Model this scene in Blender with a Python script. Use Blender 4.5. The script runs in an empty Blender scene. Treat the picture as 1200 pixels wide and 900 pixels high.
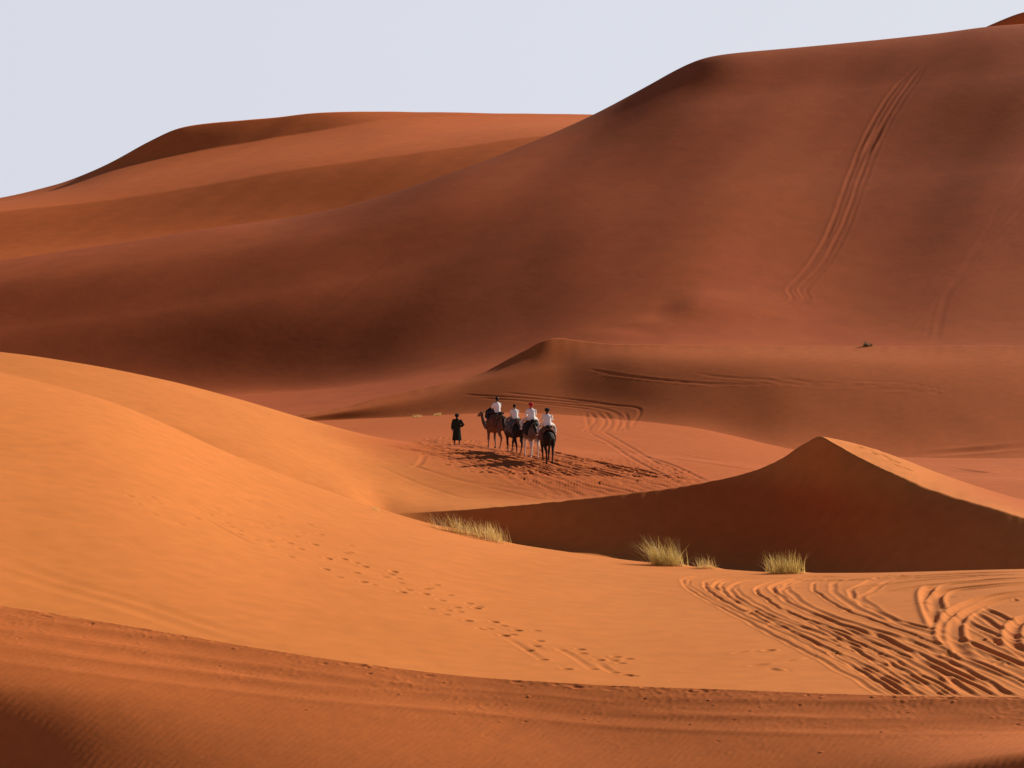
import bpy, bmesh, math, random
import numpy as np
from mathutils import Vector, Matrix

R = math.radians
# ------------------------------------------------------------------ camera, sky, sun, exposure
sc = bpy.context.scene
C = sc.collection
F = 2500.0            # focal length in pixels of a 1200 px wide picture
HOR = 300.0           # picture row of the true horizon
cam = bpy.data.cameras.new('camera')
cam.sensor_width = 36.0
cam.lens = 36.0 * F / 1200.0
cam.shift_y = -(450.0 - HOR) / 1200.0
cam.clip_start = 0.1
cam.clip_end = 20000
camo = bpy.data.objects.new('camera', cam)
camo.rotation_euler = (R(90), 0, 0)
C.objects.link(camo)
sc.camera = camo

SUN_AZ, SUN_EL = R(50), R(25)      # azimuth from the view axis towards the right
world = bpy.data.worlds.new('World')
sc.world = world
world.use_nodes = True
wn = world.node_tree
bg = wn.nodes['Background']
sky = wn.nodes.new('ShaderNodeTexSky')
sky.sky_type = 'NISHITA'
sky.sun_disc = False
sky.sun_elevation = SUN_EL
sky.sun_rotation = SUN_AZ
sky.altitude = 700
sky.air_density = 1.0
sky.dust_density = 2.0
sky.ozone_density = 1.0
bg.inputs[1].default_value = 0.05
# desert air: the clear sky whitens in a band of dust above the horizon
tc = wn.nodes.new('ShaderNodeTexCoord')
sep = wn.nodes.new('ShaderNodeSeparateXYZ')
wn.links.new(tc.outputs['Generated'], sep.inputs[0])
band = wn.nodes.new('ShaderNodeMapRange')
band.interpolation_type = 'SMOOTHERSTEP'
band.inputs['From Min'].default_value = 0.10
band.inputs['From Max'].default_value = 0.30
band.inputs['To Min'].default_value = 1.0
band.inputs['To Max'].default_value = 0.0
wn.links.new(sep.outputs['Z'], band.inputs['Value'])
dusty = wn.nodes.new('ShaderNodeMix')
dusty.data_type = 'RGBA'
wn.links.new(band.outputs['Result'], dusty.inputs['Factor'])
wn.links.new(sky.outputs[0], dusty.inputs['A'])
side = wn.nodes.new('ShaderNodeMapRange')          # a little brighter towards the sun
side.inputs['From Min'].default_value = -0.25
side.inputs['From Max'].default_value = 0.25
wn.links.new(sep.outputs['X'], side.inputs['Value'])
pale = wn.nodes.new('ShaderNodeMix')
pale.data_type = 'RGBA'
pale.inputs['A'].default_value = (10.7, 11.0, 12.3, 1)
pale.inputs['B'].default_value = (11.4, 11.75, 12.9, 1)
wn.links.new(side.outputs['Result'], pale.inputs['Factor'])
wn.links.new(pale.outputs['Result'], dusty.inputs['B'])
wn.links.new(dusty.outputs['Result'], bg.inputs[0])

sl = bpy.data.lights.new('sun', 'SUN')
sl.energy = 5.0
sl.angle = R(0.6)
sl.color = (1.0, 0.93, 0.76)
slo = bpy.data.objects.new('sun', sl)
sd = Vector((math.cos(SUN_EL) * math.sin(SUN_AZ), math.cos(SUN_EL) * math.cos(SUN_AZ), math.sin(SUN_EL)))
slo.rotation_euler = sd.to_track_quat('Z', 'Y').to_euler()
slo.location = sd * 300
C.objects.link(slo)

sc.view_settings.view_transform = 'Standard'
sc.view_settings.look = 'None'
sc.view_settings.gamma = 1.0
sc.view_settings.use_curve_mapping = False
sc.view_settings.exposure = 0.36

# ------------------------------------------------------------------ helpers
rng = random.Random(7)


def pchip(xs, ys, x):
    xs = np.asarray(xs, float); ys = np.asarray(ys, float); x = np.asarray(x, float)
    h = np.diff(xs); d = np.diff(ys) / h
    m = np.zeros_like(ys)
    m[0], m[-1] = d[0], d[-1]
    for i in range(1, len(xs) - 1):
        if d[i - 1] * d[i] > 0:
            w1 = 2 * h[i] + h[i - 1]; w2 = h[i] + 2 * h[i - 1]
            m[i] = (w1 + w2) / (w1 / d[i - 1] + w2 / d[i])
    i = np.clip(np.searchsorted(xs, x) - 1, 0, len(xs) - 2)
    t = (x - xs[i]) / h[i]
    lo, hi = x < xs[0], x > xs[-1]
    tt = np.clip(t, 0, 1)
    r = ((2 * tt**3 - 3 * tt**2 + 1) * ys[i] + (tt**3 - 2 * tt**2 + tt) * h[i] * m[i]
         + (-2 * tt**3 + 3 * tt**2) * ys[i + 1] + (tt**3 - tt**2) * h[i] * m[i + 1])
    r = np.where(lo, ys[0] + (x - xs[0]) * m[0], r)
    r = np.where(hi, ys[-1] + (x - xs[-1]) * m[-1], r)
    return r


_P = np.random.RandomState(3).permutation(512)
_P = np.concatenate([_P, _P])
_G = np.array([(math.cos(a), math.sin(a)) for a in np.random.RandomState(5).rand(512) * 2 * math.pi])


def noise(x, y):
    xi = np.floor(x).astype(int); yi = np.floor(y).astype(int)
    xf = x - xi; yf = y - yi
    u = xf**3 * (xf * (xf * 6 - 15) + 10); v = yf**3 * (yf * (yf * 6 - 15) + 10)

    def g(ix, iy, dx, dy):
        k = _P[(_P[ix % 512] + iy) % 512]
        return _G[k, 0] * dx + _G[k, 1] * dy
    a = g(xi, yi, xf, yf); b = g(xi + 1, yi, xf - 1, yf)
    c = g(xi, yi + 1, xf, yf - 1); d = g(xi + 1, yi + 1, xf - 1, yf - 1)
    return (a + u * (b - a)) * (1 - v) + (c + u * (d - c)) * v * 1.0


def sstep(a, b, x):
    t = np.clip((x - a) / (b - a), 0, 1)
    return t * t * (3 - 2 * t)


# ------------------------------------------------------------------ materials
def new_mat(name):
    m = bpy.data.materials.new(name)
    m.use_nodes = True
    return m, m.node_tree, m.node_tree.nodes['Principled BSDF']


def N(nt, typ, **kw):
    n = nt.nodes.new(typ)
    for k, v in kw.items():
        setattr(n, k, v)
    return n


def sand_material(name, ca, cb, scale, grain=0.0, ripple=0.0, red=None, gscale=9.0):
    m, nt, p = new_mat(name)
    L = nt.links.new
    geo = N(nt, 'ShaderNodeNewGeometry')
    n1 = N(nt, 'ShaderNodeTexNoise'); n1.inputs['Scale'].default_value = scale; n1.inputs['Detail'].default_value = 5
    L(geo.outputs['Position'], n1.inputs['Vector'])
    r1 = N(nt, 'ShaderNodeValToRGB')
    r1.color_ramp.elements[0].position = 0.32; r1.color_ramp.elements[0].color = (*ca, 1)
    r1.color_ramp.elements[1].position = 0.68; r1.color_ramp.elements[1].color = (*cb, 1)
    L(n1.outputs['Fac'], r1.inputs['Fac'])
    base = r1.outputs['Color']
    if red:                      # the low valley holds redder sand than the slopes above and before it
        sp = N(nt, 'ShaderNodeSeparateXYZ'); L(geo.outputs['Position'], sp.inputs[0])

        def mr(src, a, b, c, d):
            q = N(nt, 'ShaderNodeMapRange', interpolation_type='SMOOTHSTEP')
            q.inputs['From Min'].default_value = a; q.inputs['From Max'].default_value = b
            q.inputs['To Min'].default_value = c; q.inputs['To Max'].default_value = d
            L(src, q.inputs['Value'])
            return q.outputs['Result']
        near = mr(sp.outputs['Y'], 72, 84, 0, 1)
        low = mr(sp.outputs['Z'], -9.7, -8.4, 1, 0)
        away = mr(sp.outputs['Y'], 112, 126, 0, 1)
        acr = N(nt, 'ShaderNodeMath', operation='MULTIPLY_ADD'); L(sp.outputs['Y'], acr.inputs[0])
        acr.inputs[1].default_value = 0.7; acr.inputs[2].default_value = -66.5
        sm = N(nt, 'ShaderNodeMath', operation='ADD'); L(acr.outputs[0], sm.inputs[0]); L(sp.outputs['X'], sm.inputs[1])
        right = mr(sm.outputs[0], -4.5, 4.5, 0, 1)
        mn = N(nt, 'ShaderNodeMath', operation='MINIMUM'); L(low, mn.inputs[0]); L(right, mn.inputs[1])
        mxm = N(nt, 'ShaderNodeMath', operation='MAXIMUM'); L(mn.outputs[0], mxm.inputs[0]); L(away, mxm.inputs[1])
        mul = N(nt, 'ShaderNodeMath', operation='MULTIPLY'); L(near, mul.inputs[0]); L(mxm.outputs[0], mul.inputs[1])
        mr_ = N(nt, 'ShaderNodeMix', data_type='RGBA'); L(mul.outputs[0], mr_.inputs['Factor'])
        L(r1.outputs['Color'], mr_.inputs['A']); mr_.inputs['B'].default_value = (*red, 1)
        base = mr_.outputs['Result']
    n2 = N(nt, 'ShaderNodeTexNoise'); n2.inputs['Scale'].default_value = scale * 14; n2.inputs['Detail'].default_value = 6
    L(geo.outputs['Position'], n2.inputs['Vector'])
    mp = N(nt, 'ShaderNodeMapRange')
    mp.inputs['From Min'].default_value = 0.3; mp.inputs['From Max'].default_value = 0.7
    mp.inputs['To Min'].default_value = 0.93; mp.inputs['To Max'].default_value = 1.06
    L(n2.outputs['Fac'], mp.inputs['Value'])
    mx = N(nt, 'ShaderNodeMix', data_type='RGBA', blend_type='MULTIPLY')
    mx.inputs['Factor'].default_value = 1
    L(base, mx.inputs['A']); L(mp.outputs['Result'], mx.inputs['B'])
    L(mx.outputs['Result'], p.inputs['Base Color'])
    p.inputs['Roughness'].default_value = 0.95
    p.inputs['Specular IOR Level'].default_value = 0.08
    if grain or ripple:
        nb = N(nt, 'ShaderNodeTexNoise'); nb.inputs['Scale'].default_value = gscale; nb.inputs['Detail'].default_value = 7
        L(geo.outputs['Position'], nb.inputs['Vector'])
        b = N(nt, 'ShaderNodeBump'); b.inputs['Strength'].default_value = 1.0; b.inputs['Distance'].default_value = grain
        L(nb.outputs['Fac'], b.inputs['Height'])
        last = b
        if ripple:
            mpn = N(nt, 'ShaderNodeMapping'); mpn.inputs['Rotation'].default_value = (0, 0, R(35))
            L(geo.outputs['Position'], mpn.inputs['Vector'])
            w = N(nt, 'ShaderNodeTexWave'); w.inputs['Scale'].default_value = 2.2; w.inputs['Distortion'].default_value = 5
            w.inputs['Detail'].default_value = 2; w.inputs['Detail Scale'].default_value = 0.7
            L(mpn.outputs['Vector'], w.inputs['Vector'])
            b2 = N(nt, 'ShaderNodeBump'); b2.inputs['Strength'].default_value = 1.0; b2.inputs['Distance'].default_value = ripple
            L(w.outputs['Fac'], b2.inputs['Height']); L(b.outputs['Normal'], b2.inputs['Normal'])
            last = b2
        L(last.outputs['Normal'], p.inputs['Normal'])
    return m


# ------------------------------------------------------------------ terrain: crest and trough lines of the dunes
U = np.concatenate([np.linspace(-900, -70, 50)[:-1], np.arange(-70, 1270.1, 1.7), np.linspace(1272, 2100, 50)])
NC = len(U)


def smooth(a, sig):
    uu = np.arange(-900, 2101, 2.0)
    b = np.interp(uu, U, a)
    n = int(sig * 3 / 2) + 1
    k = np.exp(-0.5 * (np.arange(-n, n + 1) * 2.0 / sig)**2); k /= k.sum()
    e = np.concatenate([2 * b[0] - b[n:0:-1], b, 2 * b[-1] - b[-2:-n - 2:-1]])
    return np.interp(U, uu, np.convolve(e, k, 'valid'))


def line(pts, mode, sig=14.0):
    """pts: (u, v or z, distance): a crest or trough line running across the view; gives distance and height per column"""
    us = [p[0] for p in pts]
    Y = pchip(us, [p[2] for p in pts], np.clip(U, us[0] - 150, us[-1] + 150))
    q = pchip(us, [p[1] for p in pts], np.clip(U, us[0] - 150, us[-1] + 150))
    Y = smooth(Y, sig); q = smooth(q, sig)
    z = -(q - HOR) / F * Y if mode == 'v' else q
    return Y, z


LINES = [
    # name, mode, crease weight, points, rows of the mesh between this line and the next, undulation
    ('under', 'z', 0, [(-400, -2.6, 4), (600, -2.6, 4), (1500, -2.6, 4)], 8),
    ('slope', 'z', 0, [(-400, -6.8, 18), (600, -6.8, 18), (1500, -6.8, 18)], 14),
    ('pit', 'z', 0, [(-300, -10.3, 34.6), (900, -10.2, 34.6), (1000, -10.1, 34.6), (1100, -9.8, 34.6), (1200, -9.7, 34.6), (1500, -9.5, 34.4)], 20),
    ('hollow', 'v', 0, [(-200, 925, 37.8), (0, 925, 37.5), (150, 925, 37.2), (300, 925, 37.0), (600, 925, 37.2), (900, 925, 37), (1000, 918, 36.8), (1080, 898, 36.7), (1200, 880, 36.6), (1500, 860, 36)], 130),
    ('strip', 'v', 0, [(-200, 790, 39.5), (0, 800, 39.6), (300, 828, 39.7), (600, 850, 39.7), (900, 858, 39), (1200, 858, 38.3), (1500, 855, 37.8)], 110),
    ('edge', 'v', 1, [(-200, 680, 43), (0, 710, 43), (150, 734, 42.7), (370, 770, 42), (600, 796, 41.5), (800, 807, 41), (1000, 813, 40.3), (1200, 816, 39.8), (1500, 818, 39)], 400),
    ('near crest', 'v', 0, [(-400, 380, 78), (-150, 408, 77), (0, 437, 76), (120, 468, 75), (300, 546, 74), (400, 582, 74), (480, 608, 73), (600, 639, 72), (700, 654, 71),
                            (800, 665, 69), (870, 670, 67), (950, 673, 66), (1080, 671, 64), (1200, 667, 62), (1500, 655, 60)], 24),
    ('trough', 'z', 0, [(-300, -6.0, 84), (0, -6.8, 83), (150, -7.6, 83), (300, -8.9, 83), (380, -10.0, 84.5), (430, -10.75, 86.3), (470, -11.2, 87.3), (520, -11.4, 87.4), (600, -11.8, 87.0), (700, -11.9, 84.8), (800, -12.0, 83),
                        (900, -11.9, 80), (960, -11.8, 78), (1050, -11.5, 74), (1200, -11.2, 68.5), (1500, -10.5, 64)], 60),
    ('slip crest', 'v', 1, [(-300, 418, 92), (0, 434, 92), (150, 462, 92), (300, 526, 91), (400, 572, 89), (460, 602, 88.7), (520, 599, 88.8), (600, 593, 88.8), (700, 583, 88.7), (800, 570, 88.5), (880, 553, 87.5),
                            (920, 535, 87), (945, 518, 86.5), (961, 511, 86), (975, 518, 85), (1000, 532, 83.5), (1050, 556, 81), (1100, 577, 79), (1150, 592, 77), (1200, 607, 75), (1350, 640, 70), (1500, 660, 68)], 40),
    ('back slope', 'v', 0, [(-300, 408, 97), (0, 424, 97), (150, 456, 97), (300, 508, 97), (400, 548, 96), (460, 571, 94.5), (520, 582, 94), (600, 585, 94), (700, 582, 94), (800, 578, 94), (900, 560, 93.5), (920, 546, 92.5), (945, 523, 90), (962, 511, 87.5),
                            (980, 514, 87), (1000, 519, 87), (1050, 536, 86.5), (1100, 556, 86), (1200, 588, 84), (1350, 625, 82), (1500, 640, 80)], 30),
    ('valley near', 'z', 0, [(-300, -4.0, 101), (0, -4.65, 101), (150, -5.7, 101), (300, -7.7, 101), (400, -9.2, 101), (470, -9.9, 100), (550, -10.1, 99.5), (650, -10.2, 99.5), (800, -10.35, 99.5), (960, -10.7, 99.5), (1200, -11.1, 98), (1500, -11.1, 96)], 70),
    ('valley', 'v', 0, [(-300, 385, 107), (0, 412, 107), (100, 427, 107), (200, 447, 107), (300, 474, 108), (370, 496, 109), (430, 512, 108.5), (500, 526, 107.5), (600, 534, 107), (800, 541, 106.5), (960, 557, 106), (1200, 566, 104), (1500, 570, 104)], 90),
    ('valley far', 'z', 0, [(-300, -9.5, 125), (0, -9.8, 125), (300, -10.6, 124), (400, -10.7, 123), (600, -10.8, 122), (800, -11.2, 120), (960, -11.7, 117), (1200, -11.9, 115), (1500, -11.9, 113)], 60),
    ('middle foot', 'v', 0.5, [(-300, 500, 152), (340, 494, 154), (400, 492, 155), (450, 489.5, 154.3), (500, 487, 153), (560, 484, 151), (600, 483, 149.5), (650, 485, 147.5), (700, 489, 145), (800, 499, 139.5), (870, 512, 136), (930, 528, 132), (1000, 535, 131), (1200, 537, 130), (1500, 537, 130)], 70),
    ('slip foot', 'v', 0, [(-300, 503, 153.5), (300, 498, 153.5), (345, 491, 154.6), (450, 474, 156.5), (520, 459, 157.5), (560, 448, 158), (620, 435, 158), (650, 430, 158), (700, 425, 156.5), (750, 422, 154.5), (850, 421, 151.5), (1000, 424, 148), (1200, 428, 146), (1500, 430, 146)], 40),
    ('middle crest', 'v', 1, [(-300, 504, 155), (300, 498, 155), (345, 487.5, 156), (400, 477, 157.4), (450, 464.5, 159), (520, 449, 160.5), (560, 439, 161.5), (590, 424, 162.2), (620, 408, 162.9), (640, 398.5, 163.2), (652, 396, 163.4), (680, 399.5, 162.6), (720, 403, 160.8), (850, 405, 157),
                              (1000, 405.5, 154), (1200, 405, 151), (1500, 404, 150)], 24),
    ('behind', 'z', 0, [(-300, -13.5, 175), (340, -13.2, 175), (600, -12.2, 178), (900, -11, 180), (1500, -11, 180)], 40),
    ('big foot', 'v', 0, [(-300, 468, 212), (0, 466, 216.5), (200, 464, 216.5), (300, 462, 215), (400, 455, 211.5), (500, 441, 208), (600, 425, 207), (700, 411, 206), (800, 408, 206), (1000, 418, 206), (1200, 420, 206), (1500, 420, 206)], 180),
    ('big face', 'v', 0, [(-300, 405, 231), (0, 385, 233), (200, 362, 235.5), (400, 332, 239), (600, 280, 246), (700, 245, 251), (850, 220, 256), (1000, 212, 259), (1200, 205, 260), (1500, 200, 260)], 180),
    ('big shoulder', 'v', 0, [(-300, 365, 242), (0, 329, 245), (250, 292, 251), (400, 268, 254), (520, 235, 259), (690, 172, 277), (830, 120, 285), (1000, 106, 288), (1200, 90, 289), (1500, 76, 292)], 60),
    ('big crest', 'v', 0.5, [(-300, 340, 252), (0, 305, 258), (150, 283, 262), (250, 267, 265), (330, 256, 268), (400, 243, 267), (460, 226, 269), (520, 206, 272), (600, 176, 281), (690, 137, 294), (760, 100, 302), (800, 78, 305), (825, 68, 304), (850, 63.5, 303), (920, 57, 305),
                             (1000, 49.5, 307), (1100, 39, 309), (1160, 31, 310), (1200, 28, 311), (1500, 8, 315)], 24),
    ('far hollow', 'z', 0, [(-300, -6, 335), (0, -5, 335), (400, -2, 335), (800, 3, 335), (1500, 6, 340)], 40),
    ('far foot', 'v', 0, [(-300, 322, 366), (0, 296, 366), (200, 280, 366), (400, 258, 368), (600, 222, 371), (800, 200, 372), (1500, 180, 372)], 60),
    ('far brow', 'v', 0.5, [(-300, 290, 392), (0, 248, 392), (100, 238, 392), (200, 224, 393), (350, 198, 395), (500, 178, 398), (650, 157, 402), (800, 145, 405), (1500, 130, 405)], 50),
    ('far slip foot', 'v', 0.7, [(-300, 275, 450), (0, 234, 450), (75, 216, 450), (130, 199, 450), (200, 183, 451), (300, 165, 453), (400, 149, 456), (450, 140, 460), (500, 136, 464), (690, 137, 466), (800, 142, 466), (1500, 140, 466)], 24),
    ('far crest', 'v', 0.8, [(-300, 270, 455), (0, 232, 455), (75, 213, 455), (130, 190, 456), (175, 166, 459), (210, 150, 461), (230, 146, 462), (300, 139.5, 463), (400, 131, 465), (500, 131.5, 469), (600, 133, 471), (690, 134, 472), (800, 140, 473), (1500, 138, 475)], 20),
    ('last hollow', 'z', 0, [(-300, -2, 500), (600, 4, 500), (1500, 10, 500)], 24),
    ('last crest', 'v', 0, [(-300, 320, 520), (600, 240, 520), (1000, 110, 520), (1100, 62, 520), (1150, 34, 520), (1175, 23, 520), (1200, 14, 520), (1260, 2, 520), (1500, -10, 520)], 16),
    ('last foot', 'z', 0, [(-300, -17, 640), (600, -17, 640), (1500, -17, 640)], 0),
]
SHARP = {'slip crest': 1.6, 'back slope': 2.5, 'middle crest': 3, 'slip foot': 8, 'big crest': 9, 'far crest': 7, 'far slip foot': 12, 'last crest': 6, 'edge': 10}
IDX = {l[0]: i for i, l in enumerate(LINES)}
YK = []; ZK = []
for nm, mode, cr, pts, rows in LINES:
    y, z = line(pts, mode, SHARP.get(nm, 26.0))
    if YK:
        y = np.maximum(y, YK[-1] + 0.3)
    YK.append(y); ZK.append(z)
YK = np.array(YK); ZK = np.array(ZK)
i = IDX['slip crest']
ZK[i] += sstep(480, 600, U) * (0.03 * noise(U / 17, U * 0 + 0.4) + 0.022 * noise(U / 6.5, U * 0 + 3.4))
i = IDX['middle crest']
ZK[i] += 0.03 * noise(U / 14, U * 0 + 7.4)
wl = 1 - sstep(330, 440, U)                # one even slope at the left of the valley
for nm in ('slip crest', 'back slope', 'valley near'):
    i = IDX[nm]; a, b = IDX['trough'], IDX['valley']
    t = (YK[i] - YK[a]) / (YK[b] - YK[a])
    ZK[i] = ZK[i] * (1 - wl) + wl * (ZK[a] + (ZK[b] - ZK[a]) * (1 - (1 - t)**1.7))
K = len(LINES)
h = np.diff(YK, axis=0); d = np.diff(ZK, axis=0) / h
mL = np.zeros_like(ZK); mR = np.zeros_like(ZK)
mL[0] = mR[0] = d[0]; mL[-1] = mR[-1] = d[-1]
w1 = 2 * h[1:] + h[:-1]; w2 = h[1:] + 2 * h[:-1]
same = d[:-1] * d[1:] > 0
with np.errstate(divide='ignore', invalid='ignore'):
    mm = np.where(same, (w1 + w2) / (w1 / np.where(d[:-1] == 0, 1e-9, d[:-1]) + w2 / np.where(d[1:] == 0, 1e-9, d[1:])), 0)
mL[1:-1] = mm; mR[1:-1] = mm
for i, l in enumerate(LINES):
    if l[2] and 0 < i < K - 1:
        w = l[2] * np.ones(NC)
        if l[0] == 'slip crest':
            w = sstep(440, 500, U)
        if l[0] == 'middle crest':
            w = sstep(330, 420, U)
        mL[i] = mL[i] * (1 - w) + d[i - 1] * w * 1.15
        mR[i] = mR[i] * (1 - w) + d[i] * w * 1.15
for i, l in enumerate(LINES):
    sg = 3 if l[0] in ('slip crest', 'middle crest') else 45
    mL[i] = smooth(mL[i], sg); mR[i] = smooth(mR[i], sg)
rowsY = []; rowsZ = []; ROW0 = []
for k in range(K - 1):
    n = LINES[k][4]
    ROW0.append(len(rowsY))
    for j in range(n):
        s = j / n
        Y = 1.0 / ((1 - s) / YK[k] + s / YK[k + 1])
        t = (Y - YK[k]) / h[k]
        z = ((2 * t**3 - 3 * t**2 + 1) * ZK[k] + (t**3 - 2 * t**2 + t) * h[k] * mR[k]
             + (-2 * t**3 + 3 * t**2) * ZK[k + 1] + (t**3 - t**2) * h[k] * mL[k + 1])
        rowsY.append(Y); rowsZ.append(z)
ROW0.append(len(rowsY))
rowsY.append(YK[-1]); rowsZ.append(ZK[-1])
GY = np.array(rowsY); GZ = np.array(rowsZ)
GX = (U[None, :] - 600) / F * GY
NR = GY.shape[0]

# soft undulation of the sand
far = sstep(190, 240, GY)
GZ += 0.03 * noise(GX / 3.1, GY / 4.3) * (1 - far) + 0.05 * noise(GX / 9 + 7, GY / 11) * (1 - far)
c_, s_ = math.cos(R(-28)), math.sin(R(-28))
a_ = GX * c_ + GY * s_; b_ = -GX * s_ + GY * c_
fade = sstep(215, 240, GY) * (1 - 0.85 * sstep(-14, 0, GY - YK[IDX['big crest']][None, :]) * (1 - sstep(5, 30, GY - YK[IDX['big crest']][None, :])))
GZ += fade * (0.16 * noise(a_ / 17 + 3, b_ / 75) + 0.12 * noise(a_ / 6 + 31, b_ / 50))
# broad ribs running down the face of the great dune
GV = HOR - F * GZ / GY
GU = np.broadcast_to(U[None, :], GZ.shape)
face = sstep(212, 232, GY) * (1 - sstep(-30, -8, GY - YK[IDX['big crest']][None, :]))
for (ua, va, ub, vb, wd, amp) in [(905, 110, 770, 380, 85, 0.62), (640, 220, 520, 400, 85, 0.5), (1215, 90, 1110, 380, 80, 0.62), (400, 300, 250, 440, 80, 0.2), (1420, 90, 1320, 380, 80, 0.5)]:
    uc = ua + (GV - va) * (ub - ua) / (vb - va)
    GZ += face * amp * np.exp(-((GU - uc) / wd)**2)


def base_row(name):
    return ROW0[IDX[name]] if IDX[name] < K - 1 else NR - 1


def pix(u, v, lo='hollow', hi='last foot'):
    """first place where the line of sight through a picture point meets the sand"""
    ci = np.interp(u, U, np.arange(NC)); c0 = min(int(ci), NC - 2); f = ci - c0
    r0, r1 = base_row(lo), base_row(hi)
    Y = GY[r0:r1, c0] * (1 - f) + GY[r0:r1, c0 + 1] * f
    Z = GZ[r0:r1, c0] * (1 - f) + GZ[r0:r1, c0 + 1] * f
    V = HOR - F * Z / Y
    k = np.where(V <= v)[0]
    if len(k) == 0:
        j = int(np.argmin(V)); return Vector(((u - 600) / F * Y[j], Y[j], Z[j]))
    j = k[0]
    if j == 0:
        y = Y[0]; z = Z[0]
    else:
        g = (V[j - 1] - v) / (V[j - 1] - V[j] + 1e-9)
        y = Y[j - 1] + g * (Y[j] - Y[j - 1]); z = Z[j - 1] + g * (Z[j] - Z[j - 1])
    return Vector(((u - 600) / F * y, y, z))


def ground(x, y):
    u = 600 + F * x / y
    ci = np.interp(u, U, np.arange(NC)); c0 = min(int(ci), NC - 2); f = ci - c0
    a = np.interp(y, GY[:, c0], GZ[:, c0]); b = np.interp(y, GY[:, c0 + 1], GZ[:, c0 + 1])
    return a * (1 - f) + b * f


# ------------------------------------------------------------------ wheel tracks, hoof and foot prints pressed into the sand
def curve_points(pts, n=14):
    P = [np.array(p, float) for p in pts]
    P = [2 * P[0] - P[1]] + P + [2 * P[-1] - P[-2]]
    out = []
    for i in range(1, len(P) - 2):
        for j in range(n):
            t = j / n
            out.append(0.5 * ((2 * P[i]) + (-P[i - 1] + P[i + 1]) * t + (2 * P[i - 1] - 5 * P[i] + 4 * P[i + 1] - P[i + 2]) * t * t
                              + (-P[i - 1] + 3 * P[i] - 3 * P[i + 1] + P[i + 2]) * t**3))
    out.append(P[-2])
    return out


def window(x, y, rad):
    u = 600 + F * x / y
    du = rad * F / y
    c0, c1 = np.searchsorted(U, [u - du, u + du])
    cm = min(max(int(np.searchsorted(U, u)), 0), NC - 1)
    r0, r1 = np.searchsorted(GY[:, cm], [y - rad * 1.3, y + rad * 1.3])
    return max(r0 - 1, 0), min(r1 + 1, NR), max(c0 - 1, 0), min(c1 + 1, NC)


HD = np.zeros_like(GZ)                # the displacement


def stroke(pts, depth, w, berm=0.5, lo='hollow', hi='last foot', cut=0.75, step=None, world_pts=None, wob=0.0):
    W = world_pts or [pix(u, v, lo, hi) for u, v in curve_points(pts)]
    W = np.array([(p[0], p[1]) for p in W])
    seg = np.hypot(*np.diff(W, axis=0).T)
    L = np.concatenate([[0], np.cumsum(seg)])
    step = step or max(0.5 * w, 0.05)
    n = max(int(L[-1] / step), 2)
    q = np.linspace(0, L[-1], n)
    X = np.interp(q, L, W[:, 0]); Yy = np.interp(q, L, W[:, 1])
    if wob:
        ph = rng.random() * 99
        X = X + wob * noise(q / (22 * w) + ph, q * 0); Yy = Yy + wob * noise(q / (22 * w) + ph + 50, q * 0)
    amp = np.minimum(1, np.minimum(q, L[-1] - q) / (10 * w) + 0.05) * (0.85 + 0.35 * noise(q / (30 * w) + rng.random() * 99, q * 0 + 0.5))
    D = {}
    rad = 2.8 * w
    ws = [window(a, b, rad) for a, b in zip(X, Yy)]
    R0 = min(k[0] for k in ws); R1 = max(k[1] for k in ws); C0 = min(k[2] for k in ws); C1 = max(k[3] for k in ws)
    if R1 <= R0 or C1 <= C0:
        return
    d2 = np.full((R1 - R0, C1 - C0), 1e9); am = np.zeros((R1 - R0, C1 - C0))
    for (r0, r1, c0, c1), a, b, m in zip(ws, X, Yy, amp):
        if r1 <= r0 or c1 <= c0:
            continue
        e = (GX[r0:r1, c0:c1] - a)**2 + (GY[r0:r1, c0:c1] - b)**2
        s = d2[r0 - R0:r1 - R0, c0 - C0:c1 - C0]
        t = am[r0 - R0:r1 - R0, c0 - C0:c1 - C0]
        k = e < s
        s[k] = e[k]; t[k] = m
    dd = np.sqrt(d2) / w
    mask = np.exp(-(dd / 1.3)**4) * np.clip(am, 0, 1)
    blk = HD[R0:R1, C0:C1]
    new = blk * (1 - cut * mask) - depth * am * np.exp(-(dd**2))
    top = berm * depth * am * np.exp(-((dd - 1.55) / 0.5)**2)
    blk[...] = new + np.maximum(0, top - np.maximum(new, 0))


def pit(x, y, depth, rx, ry, ang=0.0, rim=0.35):
    r0, r1, c0, c1 = window(x, y, 2.6 * max(rx, ry))
    if r1 <= r0 or c1 <= c0:
        return
    a = GX[r0:r1, c0:c1] - x; b = GY[r0:r1, c0:c1] - y
    ca, sa = math.cos(ang), math.sin(ang)
    d = np.sqrt(((a * ca + b * sa) / rx)**2 + ((-a * sa + b * ca) / ry)**2)
    HD[r0:r1, c0:c1] += -depth * np.exp(-d**3) + rim * depth * np.exp(-((d - 1.5) / 0.45)**2)


J = lambda k: rng.uniform(-k, k)
NEAR = dict(lo='edge', hi='trough')
# faint furrows running down the left slope
for pts in ([(-40, 636), (60, 676), (160, 705), (260, 738), (345, 764)], [(-40, 655), (50, 684), (150, 712), (250, 745), (330, 764)], [(60, 590), (140, 600), (215, 612), (262, 628)],
            [(-30, 522), (40, 520), (110, 516)]):
    stroke(pts, 0.017, 0.26, 0.2, **NEAR)
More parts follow.
